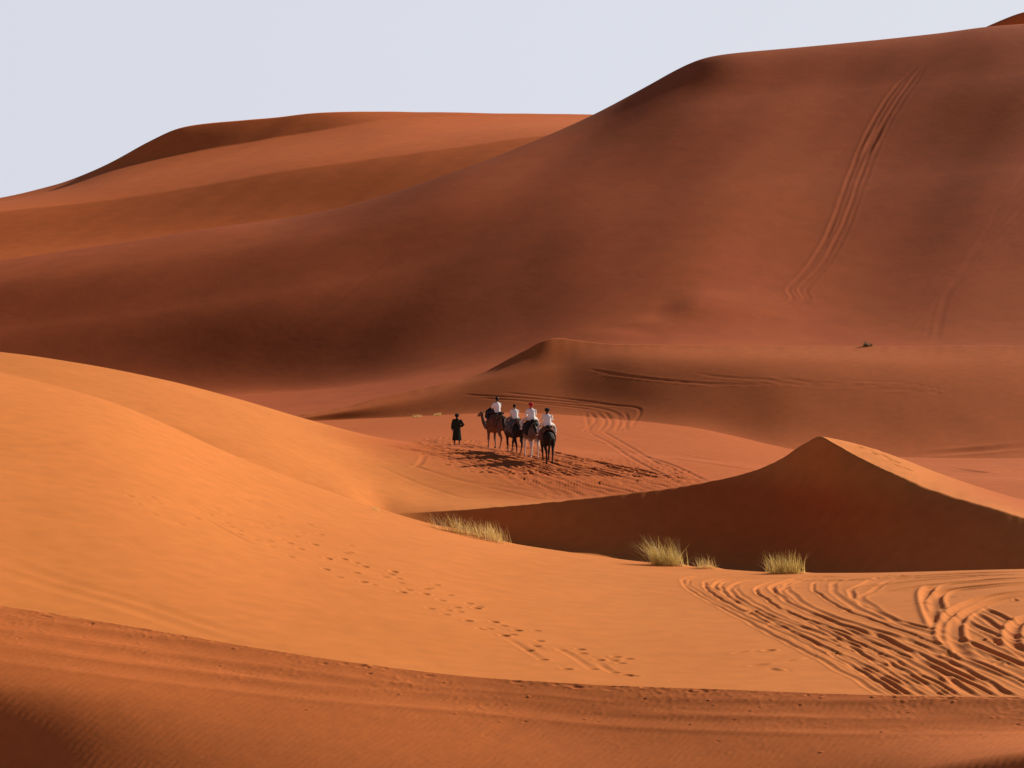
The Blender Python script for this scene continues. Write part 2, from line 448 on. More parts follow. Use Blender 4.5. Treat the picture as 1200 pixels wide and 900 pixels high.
# fan of wheel tracks turning below the crest at the right
fan = [(801, 679, 1035, 816), (806, 681, 1060, 818), (826, 682, 1085, 818), (838, 683, 1070, 818), (862, 685, 1110, 818), (846, 684, 1120, 818), (856, 686, 1150, 818), (886, 688, 1172, 818),
       (905, 686, 1190, 818), (915, 690, 1140, 818), (922, 684, 1215, 812), (952, 684, 1215, 808), (975, 684, 1216, 797), (996, 690, 1216, 789), (1010, 697, 1216, 800)]
order = list(range(len(fan))); rng.shuffle(order)
for k in order:
    ul, vl, ue, ve = fan[k]
    j = J(3)
    a = 0.65 if k in (0, 1) else 1.0
    top = min(vl - 5, 678 + J(2))
    pts = [(ul + 85, top - 1), (ul + 38, top), (ul + 10, vl - 3), (ul, vl + 3), (ul + 9, vl + 13 + j), (ul + 42, vl + 32 + j),
           (ul + 0.5 * (ue - ul), vl + 0.50 * (ve - vl) + 3 + j), (ul + 0.78 * (ue - ul), vl + 0.78 * (ve - vl) + J(2)), (ue, ve)]
    stroke(pts, rng.uniform(0.024, 0.052) * a, rng.uniform(0.05, 0.095), 0.6, cut=0.85, wob=0.10, **NEAR)
for k in range(7):                     # more tracks joining lower down
    u0 = 885 + k * 34 + J(12); v0 = 712 + k * 8 + J(12)
    ue = 1056 + k * 24 + J(8)
    stroke([(u0, v0), (u0 + 0.4 * (ue - u0), v0 + 0.36 * (817 - v0)), (ue, 818)], rng.uniform(0.025, 0.05), rng.uniform(0.05, 0.085), 0.6, cut=0.85, wob=0.10, **NEAR)
for pts in ([(1085, 716), (1118, 722), (1150, 738), (1182, 752), (1220, 772)], [(1120, 724), (1150, 742), (1185, 762), (1220, 782)], [(1140, 717), (1165, 733), (1190, 745), (1220, 756)],
            [(1090, 735), (1140, 755), (1180, 772), (1220, 785)], [(1150, 712), (1180, 726), (1215, 738)]):
    stroke(pts, 0.05, 0.085, 0.7, cut=0.9, wob=0.1, **NEAR)
for pts in ([(1220, 676), (1150, 681), (1100, 686), (1086, 694), (1090, 715), (1100, 737)], [(1220, 681), (1160, 687), (1112, 693), (1096, 702), (1101, 720)], [(1225, 690), (1165, 699), (1130, 710), (1112, 724), (1108, 744), (1118, 758), (1145, 775)],
            [(1225, 695), (1172, 704), (1138, 716), (1121, 730), (1120, 748), (1132, 766)], [(1225, 716), (1196, 728), (1186, 742), (1190, 760), (1215, 776)]):
    stroke(pts, 0.07, 0.14, 0.9, **NEAR)
for pts in ([(980, 694), (1030, 686), (1100, 679), (1210, 672)], [(1010, 702), (1050, 692), (1110, 684), (1210, 677)], [(920, 680), (1000, 680), (1100, 674), (1210, 669.5)], [(1020, 681), (1110, 676), (1210, 673)]):
    stroke(pts, 0.045, 0.16, 0.7, **NEAR)
for k in range(26):                    # clods between the tracks
    p = pix(rng.uniform(860, 1195), rng.uniform(684, 785), 'edge', 'trough')
    t = (p.y - 40) / 30
    pit(p.x, p.y, rng.uniform(-0.03, 0.05), rng.uniform(0.06, 0.14), rng.uniform(0.1, 0.3), J(1))
# footprints of walkers coming down the left slope
prints = [(368, 638), (384, 654.5), (402, 655), (427, 664), (381, 667), (426, 682), (461, 670), (471, 694), (451, 676), (469, 683), (375, 626), (362, 614), (331, 632), (352, 643), (280, 621), (230, 607), (410, 647), (411, 639), (417, 671),
          (290, 586), (307, 586), (252, 595), (327, 605), (340, 652), (300, 632), (397, 676), (437, 685), (460, 669), (498, 696), (478, 691), (511, 685), (499, 690), (517, 703.5), (535, 711.5), (558, 713), (561, 711), (504, 713), (525, 715),
          (548, 727.5), (579, 729), (606, 739), (591, 745), (619, 762), (628, 757), (636, 773), (628, 739), (632, 751), (658, 762), (680, 761), (695, 784), (664, 784), (720, 788), (742, 792), (734, 791), (522, 720), (564, 737), (589, 733),
          (265, 612), (245, 602), (312, 618), (318, 640), (346, 628)]
strong = {(368, 638), (384, 654.5), (402, 655), (427, 664), (381, 667), (426, 682), (471, 694), (498, 696), (558, 713), (606, 739), (591, 745), (579, 729), (548, 727.5), (619, 762), (461, 670)}
for k in range(34):                    # older, half filled prints along the same line
    t = rng.random()
    prints.append((150 + 590 * t + J(10), 585 + 60 * min(1, t * 2.2) + 150 * max(0, t - 0.40) / 0.6 * 0.96 + J(13)))
for q in prints:
    p = pix(q[0], q[1], 'edge', 'near crest')
    k = 1.0 if q in strong else rng.uniform(0.35, 0.6)
    if q[0] < 330:
        k *= 0.6
    pit(p.x, p.y, 0.080 * k, 0.105, 0.11, J(0.4), 0.2)
    tail = pix(q[0] - rng.uniform(8, 15), q[1] - rng.uniform(3, 6), 'edge', 'near crest')
    stroke(None, 0.022 * k, 0.07, 0.2, world_pts=[tail, p])
for a, b in [((592, 746), (636, 773)), ((580, 730), (604, 739)), ((620, 752), (640, 763)), ((650, 757), (695, 785)), ((700, 775), (722, 790)), ((470, 716), (515, 722)), ((660, 738), (636, 736)), ((215, 588), (262, 612)), ((232, 604), (300, 640))]:
    stroke([a, ((a[0] + b[0]) / 2 + J(2), (a[1] + b[1]) / 2 + J(1)), b], 0.022, 0.09, 0.3, lo='edge', hi='near crest')
# bands, pits and clods of the front ridge
for pts in ([(-40, 738), (150, 768), (400, 800), (700, 832), (1000, 842), (1240, 846)], [(-40, 762), (200, 792), (500, 822), (800, 845), (1240, 856)], [(-40, 722), (100, 741), (300, 772)], [(650, 822), (900, 830), (1240, 833)],
            [(500, 892), (580, 862), (650, 826)], [(1010, 892), (1060, 860), (1130, 830)]):
    stroke(pts, 0.016, 0.22, 0.6, lo='hollow', hi='edge', wob=0.2)
eY = YK[IDX['edge']]
for k in range(260):
    u = rng.uniform(-40, 1240)
    y = float(np.interp(u, U, eY)) - abs(rng.gauss(0, 1.1)) - 0.02
    x = (u - 600) / F * y
    r = rng.uniform(0.007, 0.014) if rng.random() < 0.75 else rng.uniform(0.014, 0.028)
    pit(x, y, rng.choice([-1, -1, 1]) * rng.uniform(0.4, 0.8) * r, r * rng.uniform(1, 1.8), r * 1.3, J(1.5), 0.1)
for k in range(40):
    u = rng.uniform(0, 1240)
    y = float(np.interp(u, U, eY)) - abs(rng.gauss(0, 0.10))
    pit((u - 600) / F * y, y, rng.uniform(0.006, 0.016), rng.uniform(0.04, 0.12), 0.05, J(0.3), 0.2)
strip = (GY < eY[None, :] + 0.05) & (GY > 36)
near_edge = np.exp(-np.maximum(0, eY[None, :] - GY) / 1.3)
HD += strip * near_edge * (0.012 * np.maximum(0, noise(GX / 0.11, GY / 0.16)) * np.maximum(0, 0.3 + noise(GX / 1.3 + 5, GY / 0.9)) * 3
                           + 0.010 * noise(GX / 0.5 + 9, GY / 0.35))
# churned camel trail in the valley
VAL = dict(lo='back slope', hi='middle foot')
for k in range(30):
    t = k / 29
    ue = 660 + 175 * t; ve = 592 - 26 * t
    um = 560 + 70 * t + J(8); vm = 546 - 20 * t + J(3)
    stroke([(455 + J(12) + 60 * t, 515 + 3 * J(1) + 6 * (1 - t)), (um, vm), ((um + ue) / 2 + J(6), (vm + ve) / 2 + J(3) + 1), (ue, ve)], rng.uniform(0.04, 0.075) * (1 + 0.4 * t), rng.uniform(0.08, 0.14), 0.7, cut=0.6, wob=0.4, **VAL)
for k in range(950):
    t = rng.random() ** 0.6
    u = 490 + 330 * t
    vmid = 523 + 44 * t; half = 5 + 32 * math.sin(math.pi * min(1, t * 0.80 + 0.05))
    v = vmid + rng.uniform(-0.6, 1) * half
    p = pix(u, v, **VAL)
    if p.y < 97:
        continue
    pit(p.x, p.y, rng.uniform(0.022, 0.055), rng.uniform(0.05, 0.11), rng.uniform(0.10, 0.22), J(0.6), 0.35)
for pts in ([(470, 541), (540, 563), (620, 582), (690, 596)], [(440, 545), (500, 570), (570, 592)], [(520, 560), (600, 572), (660, 580)], [(498, 532), (492, 543), (482, 549)]):
    stroke(pts, 0.035, 0.14, 0.4, **VAL)
for pts in ([(652, 508), (700, 518), (740, 530), (790, 546), (832, 566)], [(690, 507), (715, 520), (745, 540), (800, 568)], [(545, 506), (600, 507), (640, 511)], [(705, 505), (735, 522), (775, 546)], [(770, 528), (830, 538), (900, 548)], [(780, 536), (850, 546), (890, 552)]):
    stroke(pts, 0.045, 0.14, 0.6, cut=0.4, **VAL)
MID = dict(lo='valley', hi='behind')
for k in range(6):
    u = 684 + 9 * k + J(2)
    stroke([(u + J(4), 483 + J(1.5)), (u + 7 + J(3), 492), (u + 4 + J(4), 500), (u - 1 + J(3), 506)], 0.035, 0.12, 0.4, cut=0.5, **MID)
for pts in ([(540, 462), (620, 467), (690, 473), (742, 477), (750, 484), (741, 499)], [(560, 466), (640, 472), (700, 478), (728, 488), (735, 505)], [(600, 470), (660, 476), (700, 481)], [(590, 460), (650, 466), (700, 472), (735, 477)]):
    stroke(pts, 0.03, 0.13, 0.4, cut=0.5, **MID)
for pts in ([(690, 433), (760, 443), (850, 450), (930, 450), (1010, 448)], [(700, 437), (780, 446), (850, 452)], [(810, 437), (870, 443), (960, 446), (1060, 449), (1130, 463)], [(880, 447), (970, 452), (1070, 458), (1130, 465)], [(820, 440), (900, 446), (980, 449), (1050, 455)]):
    stroke(pts, 0.03, 0.13, 0.8, cut=0.5, **MID)
stroke([(1075, 533), (1130, 529), (1210, 522)], 0.12, 0.4, 0.5, **MID)
stroke([(1110, 548), (1160, 554), (1215, 548)], 0.10, 0.35, 0.5, **MID)
# ruts on the great dune
BIG = dict(lo='behind', hi='big crest')
for off in (-13, -6.5, 0, 6):
    a = 0.05 if off in (-13, 0) else 0.022
    stroke([(1085 + off * 0.5, 75), (1060 + off, 106), (1034 + off, 148), (1016 + off, 188), (1002 + off, 226), (987 + off, 268), (966 + off, 306), (950 + off, 326), (938 + off, 340), (942 + off, 351), (926 + off, 361), (906 + off, 368)], a, 0.27, 0.9, wob=0.15, **BIG)
stroke([(1035, 142), (1026, 160), (1010, 186)], 0.09, 0.45, 0.7, **BIG)
stroke([(1215, 112), (1140, 158), (1080, 190), (1005, 228)], 0.06, 0.45, 0.4, **BIG)
for a in range(7):
    stroke([(1230 - 6 * a, 150 + 22 * a), (1150 - 6 * a, 280 + 10 * a), (1065 + 6 * a, 402)], 0.016, 0.35, 0.5, wob=0.6, **BIG)
stroke([(470, 290), (400, 350), (330, 400), (260, 445)], 0.012, 0.4, 0.6, **BIG)
for u, v in [(1008, 524), (1018, 527), (1024, 531), (1036, 534), (1043, 539), (1050, 541), (1052, 546), (1062, 549), (1034, 529)]:
    p = pix(u, v, 'slip crest', 'valley near')
    pit(p.x, p.y, 0.08, 0.12, 0.3, J(0.8), 0.2)
for u, v, w in [(551, 627, 1.2), (783, 662, 0.6), (829, 666, 0.4), (921, 671.5, 0.6)]:
    p = pix(u, v, 'edge', 'trough')
    pit(p.x, p.y, -0.10, w, 0.5 * w + 0.2, 0, 0)
GZ += HD
# the small slip at the foot of the great dune
GV = HOR - F * GZ / GY
for (uo, vo, sv, ln, am) in [(815, 360, 18, 150, 0.5), (750, 381, 8, 80, 0.16), (712, 393, 7, 60, 0.14)]:
    k = np.exp(-((GV - vo) / sv)**2) * sstep(-45, 6, GU - uo - (vo - GV) * 0.5) * (1 - sstep(3, ln, GU - uo))
    GZ += am * k * (GY > 205) * (GY < 245)


# ------------------------------------------------------------------ terrain meshes
def grid_mesh(name, r0, r1, step, mat, label, mask=None):
    cols = np.arange(0, NC, step)
    if cols[-1] != NC - 1:
        cols = np.append(cols, NC - 1)
    rws = np.arange(r0, r1 + 1)
    X = GX[np.ix_(rws, cols)]; Y = GY[np.ix_(rws, cols)]; Z = GZ[np.ix_(rws, cols)]
    nr, nc = X.shape
    co = np.stack([X, Y, Z], -1).reshape(-1, 3)
    i = np.arange(nr * nc).reshape(nr, nc)
    q = np.stack([i[:-1, :-1], i[:-1, 1:], i[1:, 1:], i[1:, :-1]], -1).reshape(-1, 4)
    if mask is not None:
        um = U[cols]
        keep = np.broadcast_to(mask(0.5 * (um[:-1] + um[1:]))[None, :], (nr - 1, nc - 1)).reshape(-1)
        q = q[keep]
        used = np.zeros(len(co), bool); used[q.reshape(-1)] = True
        rem = np.cumsum(used) - 1
        q = rem[q]; co = co[used]
    me = bpy.data.meshes.new(name)
    me.vertices.add(len(co)); me.vertices.foreach_set('co', co.reshape(-1).astype(np.float32))
    me.loops.add(q.size); me.loops.foreach_set('vertex_index', q.reshape(-1).astype(np.int32))
    me.polygons.add(len(q)); me.polygons.foreach_set('loop_start', np.arange(0, q.size, 4, dtype=np.int32))
    me.polygons.foreach_set('use_smooth', np.ones(len(q), bool))
    me.update(calc_edges=True)
    me.materials.append(mat)
    o = bpy.data.objects.new(name, me)
    C.objects.link(o)
    o['kind'] = 'structure'; o['label'] = label; o['category'] = 'sand dune'
    return o


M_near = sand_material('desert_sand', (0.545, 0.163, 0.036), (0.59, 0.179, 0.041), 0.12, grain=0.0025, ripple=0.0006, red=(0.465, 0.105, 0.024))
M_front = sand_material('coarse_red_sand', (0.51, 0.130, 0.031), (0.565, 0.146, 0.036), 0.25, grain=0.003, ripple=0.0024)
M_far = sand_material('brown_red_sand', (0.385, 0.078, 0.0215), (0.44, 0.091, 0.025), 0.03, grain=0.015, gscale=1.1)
M_dist = sand_material('distant_orange_sand', (0.58, 0.125, 0.028), (0.63, 0.140, 0.033), 0.03)

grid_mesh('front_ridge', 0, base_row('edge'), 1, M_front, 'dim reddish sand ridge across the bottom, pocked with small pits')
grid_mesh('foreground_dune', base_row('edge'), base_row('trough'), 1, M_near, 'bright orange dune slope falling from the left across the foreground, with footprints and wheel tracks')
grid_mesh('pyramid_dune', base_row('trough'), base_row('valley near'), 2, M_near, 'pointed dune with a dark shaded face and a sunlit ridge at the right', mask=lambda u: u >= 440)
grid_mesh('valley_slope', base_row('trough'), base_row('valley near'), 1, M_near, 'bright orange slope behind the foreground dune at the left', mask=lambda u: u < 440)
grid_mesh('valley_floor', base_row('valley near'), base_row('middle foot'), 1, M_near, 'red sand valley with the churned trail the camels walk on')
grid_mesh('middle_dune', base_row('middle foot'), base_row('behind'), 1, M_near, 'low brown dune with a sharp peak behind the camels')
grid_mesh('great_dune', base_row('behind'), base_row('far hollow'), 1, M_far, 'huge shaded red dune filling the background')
grid_mesh('far_dune', base_row('far hollow'), NR - 1, 3, M_dist, 'distant dune with a sunlit band under the sky at the left')

me = bpy.data.meshes.new('desert_floor')
S = 15000
me.from_pydata([(-S, -S, -17.5), (S, -S, -17.5), (S, S, -17.5), (-S, S, -17.5)], [], [(0, 1, 2, 3)])
me.materials.append(M_far)
o = bpy.data.objects.new('desert_floor', me); C.objects.link(o)
o['kind'] = 'structure'; o['label'] = 'flat red sand floor reaching the horizon beneath the dunes'; o['category'] = 'ground'


# ------------------------------------------------------------------ things: builders
def flat_mat(name, col, rough=0.8, noise_scale=0, amount=0.2, bump=0.0):
    m, nt, p = new_mat(name)
    p.inputs['Roughness'].default_value = rough
    p.inputs['Specular IOR Level'].default_value = 0.2
    p.inputs['Base Color'].default_value = (*col, 1)
    if noise_scale:
        tc = N(nt, 'ShaderNodeTexCoord')
        n = N(nt, 'ShaderNodeTexNoise'); n.inputs['Scale'].default_value = noise_scale; n.inputs['Detail'].default_value = 5
        nt.links.new(tc.outputs['Object'], n.inputs['Vector'])
        r = N(nt, 'ShaderNodeValToRGB')
        r.color_ramp.elements[0].position = 0.35; r.color_ramp.elements[1].position = 0.65
        r.color_ramp.elements[0].color = (*[c * (1 - amount) for c in col], 1)
        r.color_ramp.elements[1].color = (*[min(1, c * (1 + amount)) for c in col], 1)
        nt.links.new(n.outputs['Fac'], r.inputs['Fac'])
        nt.links.new(r.outputs['Color'], p.inputs['Base Color'])
        if bump:
            b = N(nt, 'ShaderNodeBump'); b.inputs['Distance'].default_value = bump
            nt.links.new(n.outputs['Fac'], b.inputs['Height']); nt.links.new(b.outputs['Normal'], p.inputs['Normal'])
    return m


def coat_mat(name, body, leg, z0, z1):
    """a camel's coat: one colour on the body, another on the lower legs, with blotches between"""
    m, nt, p = new_mat(name)
    L = nt.links.new
    tc = N(nt, 'ShaderNodeTexCoord')
    sp = N(nt, 'ShaderNodeSeparateXYZ'); L(tc.outputs['Object'], sp.inputs[0])
    n = N(nt, 'ShaderNodeTexNoise'); n.inputs['Scale'].default_value = 5; n.inputs['Detail'].default_value = 6
    L(tc.outputs['Object'], n.inputs['Vector'])
    a = N(nt, 'ShaderNodeMath', operation='MULTIPLY_ADD'); a.inputs[1].default_value = 0.5; L(n.outputs['Fac'], a.inputs[0]); L(sp.outputs['Z'], a.inputs[2])
    mr = N(nt, 'ShaderNodeMapRange', interpolation_type='SMOOTHSTEP'); mr.inputs['From Min'].default_value = z0 + 0.25; mr.inputs['From Max'].default_value = z1 + 0.25
    L(a.outputs[0], mr.inputs['Value'])
    mx = N(nt, 'ShaderNodeMix', data_type='RGBA'); L(mr.outputs['Result'], mx.inputs['Factor'])
    mx.inputs['A'].default_value = (*leg, 1); mx.inputs['B'].default_value = (*body, 1)
    n2 = N(nt, 'ShaderNodeTexNoise'); n2.inputs['Scale'].default_value = 22; n2.inputs['Detail'].default_value = 6
    L(tc.outputs['Object'], n2.inputs['Vector'])
    m2 = N(nt, 'ShaderNodeMapRange'); m2.inputs['To Min'].default_value = 0.6; m2.inputs['To Max'].default_value = 1.4
    L(n2.outputs['Fac'], m2.inputs['Value'])
    mm = N(nt, 'ShaderNodeMix', data_type='RGBA', blend_type='MULTIPLY'); mm.inputs['Factor'].default_value = 1
    L(mx.outputs['Result'], mm.inputs['A']); L(m2.outputs['Result'], mm.inputs['B'])
    L(mm.outputs['Result'], p.inputs['Base Color'])
    b = N(nt, 'ShaderNodeBump'); b.inputs['Distance'].default_value = 0.02
    L(n2.outputs['Fac'], b.inputs['Height']); L(b.outputs['Normal'], p.inputs['Normal'])
    p.inputs['Roughness'].default_value = 0.8
    p.inputs['Specular IOR Level'].default_value = 0.2
    return m


def tube(bm, pts, seg=14):
    """pts: (x, y, z, lateral radius, other radius)"""
    P = [Vector(p[:3]) for p in pts]
    rings = []
    for i, p in enumerate(pts):
        t = (P[min(i + 1, len(P) - 1)] - P[max(i - 1, 0)]).normalized()
        side = Vector((0, 1, 0)) - t * t.y
        if side.length < 0.3:
            side = Vector((0, 0, 1)) - t * t.z
        side.normalize()
        up = t.cross(side)
        ra, rb = p[3], (p[4] if len(p) > 4 else p[3])
        rings.append([bm.verts.new(P[i] + side * ra * math.cos(2 * math.pi * k / seg) + up * rb * math.sin(2 * math.pi * k / seg)) for k in range(seg)])
    for a, b in zip(rings[:-1], rings[1:]):
        for k in range(seg):
            bm.faces.new((a[k], a[(k + 1) % seg], b[(k + 1) % seg], b[k]))
    for ring, i, sgn in ((rings[0], 0, -1), (rings[-1], len(P) - 1, 1)):
        t = (P[1] - P[0]).normalized() if i == 0 else (P[-1] - P[-2]).normalized()
        c = bm.verts.new(P[i] + t * sgn * 0.5 * min(pts[i][3], pts[i][4] if len(pts[i]) > 4 else pts[i][3]))
        for k in range(seg):
            f = (ring[k], ring[(k + 1) % seg], c)
            bm.faces.new(f if sgn > 0 else f[::-1])


def ball(bm, c, r, u=14, v=10):
    res = bmesh.ops.create_uvsphere(bm, u_segments=u, v_segments=v, radius=1.0)
    for w in res['verts']:
        w.co = Vector((c[0] + w.co.x * r[0], c[1] + w.co.y * r[1], c[2] + w.co.z * r[2]))


def box(bm, c, s, rot=None):
    res = bmesh.ops.create_cube(bm, size=1.0)
    for w in res['verts']:
        q = Vector((w.co.x * s[0], w.co.y * s[1], w.co.z * s[2]))
        if rot:
            q = rot @ q
        w.co = q + Vector(c)


def finish(name, bm, mat, parent=None, voxel=0, smooth_it=2, subsurf=0):
    me = bpy.data.meshes.new(name)
    bmesh.ops.recalc_face_normals(bm, faces=bm.faces)
    bm.to_mesh(me); bm.free()
    o = bpy.data.objects.new(name, me)
    C.objects.link(o)
    if voxel:
        md = o.modifiers.new('remesh', 'REMESH'); md.mode = 'VOXEL'; md.voxel_size = voxel
        if smooth_it:
            ms = o.modifiers.new('smooth', 'SMOOTH'); ms.iterations = smooth_it; ms.factor = 0.5
    if subsurf:
        o.modifiers.new('sub', 'SUBSURF').levels = subsurf
    if o.modifiers:
        dg = bpy.context.evaluated_depsgraph_get()
        new = bpy.data.meshes.new_from_object(o.evaluated_get(dg))
        o.modifiers.clear()
        o.data = new
        bpy.data.meshes.remove(me)
        me = new
        me.name = name
    me.polygons.foreach_set('use_smooth', np.ones(len(me.polygons), bool))
    me.materials.clear(); me.materials.append(mat)
    if parent:
        o.parent = parent
    return o


def thing(name, label, cat, loc, rotz, group=None, scale=1.0):
    o = bpy.data.objects.new(name, None)
    o.empty_display_size = 0.3
    C.objects.link(o)
    o.location = loc; o.rotation_euler = (0, 0, rotz); o.scale = (scale,) * 3
    o['label'] = label; o['category'] = cat
    if group:
        o['group'] = group
    return o


M_eye = flat_mat('eye', (0.01, 0.008, 0.006), 0.2)
M_black = flat_mat('black_cloth', (0.012, 0.011, 0.013), 0.9, 12, 0.3, 0.01)
M_white = flat_mat('white_cotton', (0.80, 0.79, 0.78), 0.85, 7, 0.05, 0.02)
M_pale = flat_mat('pale_trousers', (0.62, 0.57, 0.52), 0.85, 8, 0.08, 0.015)
M_jeans = flat_mat('dark_jeans', (0.03, 0.032, 0.045), 0.85, 10, 0.2, 0.01)
M_grey = flat_mat('grey_shorts', (0.16, 0.16, 0.18), 0.85, 10, 0.15, 0.01)
M_red = flat_mat('red_cotton', (0.45, 0.012, 0.02), 0.85, 15, 0.2, 0.01)
M_hair = flat_mat('dark_hair', (0.012, 0.009, 0.007), 0.6, 30, 0.3, 0.005)
M_skin = flat_mat('tanned_skin', (0.36, 0.19, 0.12), 0.55, 20, 0.06)
M_skin_dark = flat_mat('dark_skin', (0.10, 0.05, 0.03), 0.55, 20, 0.06)
M_green = flat_mat('dark_green_wool', (0.020, 0.026, 0.015), 0.95, 6, 0.35, 0.015)
M_shoe = flat_mat('white_shoe', (0.70, 0.68, 0.66), 0.6, 20, 0.08)
M_dshoe = flat_mat('dark_shoe', (0.02, 0.018, 0.016), 0.6, 20, 0.1)
M_metal = flat_mat('iron_handle', (0.08, 0.07, 0.065), 0.5)
M_blank1 = flat_mat('brown_blanket', (0.12, 0.055, 0.035), 0.95, 9, 0.45, 0.015)
M_blank2 = flat_mat('grey_striped_blanket', (0.10, 0.085, 0.085), 0.95, 9, 0.4, 0.015)
M_blank3 = flat_mat('dark_blanket', (0.022, 0.018, 0.018), 0.95, 9, 0.3, 0.015)
M_rope = flat_mat('rope', (0.30, 0.22, 0.13), 0.9)


# ------------------------------------------------------------------ camels
def camel(u, v, heading, scale, label, coat, gait, neck=0.0, droop=0.0, blanket=None, roll=None):
    p = pix(u, v, 'back slope', 'middle foot')
    th = R(heading)
    fx, fy = math.cos(th), math.sin(th)
    zf = ground(p.x + 0.6 * fx * scale, p.y + 0.6 * fy * scale); zb = ground(p.x - 0.7 * fx * scale, p.y - 0.7 * fy * scale)
    root = thing('camel', label, 'camel', (p.x, p.y, 0.5 * (zf + zb) - 0.03), th, 'camels walking in a line', scale)
    pitch = -math.atan2(zf - zb, 1.3 * scale)
    root.rotation_euler = (0, pitch, th)
    bm = bmesh.new()
    tube(bm, [(-0.88, 0, 1.40, 0.10, 0.14), (-0.74, 0, 1.39, 0.25, 0.28), (-0.45, 0, 1.37, 0.33, 0.37), (-0.1, 0, 1.33, 0.39, 0.43), (0.25, 0, 1.30, 0.38, 0.45), (0.55, 0, 1.30, 0.32, 0.43), (0.76, 0, 1.30, 0.23, 0.33), (0.90, 0, 1.27, 0.14, 0.2)], 20)
    ball(bm, (-0.08, 0, 1.66), (0.42, 0.25, 0.30))
    n = neck
    d = droop
    tube(bm, [(0.68, 0, 1.30, 0.19, 0.27), (0.96, n * 0.12, 1.20 - 0.1 * d, 0.145, 0.20), (1.20, n * 0.35, 1.33 - 0.35 * d, 0.11, 0.15), (1.37, n * 0.62, 1.60 - 0.5 * d, 0.095, 0.12), (1.45, n * 0.85, 1.86 - 0.6 * d, 0.085, 0.105), (1.50, n, 2.04 - 0.6 * d, 0.08, 0.10)])
    hz = 2.08 - 0.6 * d
    tube(bm, [(1.40, n, hz, 0.075, 0.085), (1.54, n * 1.03, hz + 0.03, 0.095, 0.115), (1.68, n * 1.08, hz - 0.02, 0.075, 0.092), (1.82, n * 1.12, hz - 0.08, 0.066, 0.075), (1.91, n * 1.15, hz - 0.12, 0.05, 0.055)])
    for s in (-1, 1):
        tube(bm, [(1.46, n + s * 0.06, hz + 0.08, 0.028), (1.42, n + s * 0.10, hz + 0.15, 0.035, 0.02), (1.40, n + s * 0.12, hz + 0.21, 0.015)], 8)
        k0, f0 = gait[0 if s > 0 else 1]
        tube(bm, [(0.58, s * 0.19, 1.30, 0.13, 0.19), (0.56, s * 0.21, 1.02, 0.10, 0.13), (0.57 + k0 * 0.6, s * 0.19, 0.72, 0.066, 0.078), (0.58 + k0, s * 0.18, 0.56, 0.072, 0.078), (0.57 + k0 * 0.6 + f0 * 0.4, s * 0.175, 0.38, 0.046, 0.05), (0.57 + f0, s * 0.17, 0.13, 0.044, 0.048), (0.59 + f0, s * 0.17, 0.05, 0.06, 0.07)], 10)
        ball(bm, (0.62 + f0, s * 0.17, 0.045), (0.115, 0.088, 0.05), 10, 8)
        k1, f1 = gait[2 if s > 0 else 3]
        tube(bm, [(-0.60, s * 0.17, 1.38, 0.15, 0.24), (-0.52, s * 0.22, 1.06, 0.125, 0.17), (-0.60 + k1 * 0.5, s * 0.20, 0.84, 0.085, 0.11), (-0.76 + k1, s * 0.18, 0.62, 0.058, 0.08), (-0.74 + k1 * 0.7 + f1 * 0.3, s * 0.175, 0.45, 0.046, 0.055), (-0.70 + f1, s * 0.17, 0.13, 0.042, 0.048), (-0.68 + f1, s * 0.17, 0.05, 0.06, 0.068)], 10)
        ball(bm, (-0.65 + f1, s * 0.17, 0.045), (0.11, 0.085, 0.05), 10, 8)
    tube(bm, [(-0.84, 0, 1.50, 0.045), (-0.93, 0.01, 1.30, 0.035), (-0.95, 0.02, 1.05, 0.025), (-0.94, 0.03, 0.88, 0.04), (-0.93, 0.03, 0.76, 0.015)], 8)
    finish('body', bm, coat, root, voxel=0.026, smooth_it=4)
    for s in (-1, 1):
        bm = bmesh.new(); ball(bm, (1.60, n * 1.05 + s * 0.082, hz + 0.045), (0.02, 0.014, 0.018), 8, 6)
        finish('eye', bm, M_eye, root)
    # halter of rope round the muzzle and behind the ears
    bm = bmesh.new()
    for sy in (-1, 1):
        tube(bm, [(1.47, n * 1.05 + sy * 0.10, hz + 0.02, 0.012), (1.62, n * 1.05 + sy * 0.092, hz - 0.01, 0.012), (1.76, n * 1.05 + sy * 0.08, hz - 0.055, 0.012)], 6)
    for cx, cz, ra, rb in ((1.76, hz - 0.055, 0.080, 0.092), (1.47, hz + 0.02, 0.10, 0.115)):
        ring = [(cx, n * 1.05 + ra * math.cos(a), cz + rb * math.sin(a), 0.012) for a in np.linspace(0, 2 * math.pi, 17)]
        tube(bm, ring, 6)
    finish('halter', bm, M_rope, root, voxel=0.008, smooth_it=1)
    # blanket hung over the back
    bm = bmesh.new()
    nx, na = 12, 22
    grid = []
    for layer in (0.0, 0.035):
        rows = []
        for i in range(nx + 1):
            x = -0.50 + 0.98 * i / nx
            top = 1.93 - 0.15 * min(1, abs(x + 0.01) / 0.5)**3 + 0.02 * math.sin(x * 9) + layer
            row = []
            for k in range(na + 1):
                a = -1 + 2 * k / na
                fold = 0.018 * math.sin(14 * x + 5 * a) * abs(a)
                ang = a * 1.9
                y = (0.402 - 0.11 * float(sstep(-0.25, -0.65, np.float64(x))) + layer + fold) * math.sin(min(abs(ang), 1.57)) * (1 if a > 0 else -1)
                z = top - (1 - math.cos(min(abs(ang), 1.57))) * 0.42 - max(0, abs(ang) - 1.57) * 0.75
                row.append(bm.verts.new((x, y, z)))
            rows.append(row)
        grid.append(rows)
    for i in range(nx):
        for k in range(na):
            a, b = grid
            bm.faces.new((b[i][k], b[i + 1][k], b[i + 1][k + 1], b[i][k + 1]))
            bm.faces.new((a[i][k + 1], a[i + 1][k + 1], a[i + 1][k], a[i][k]))
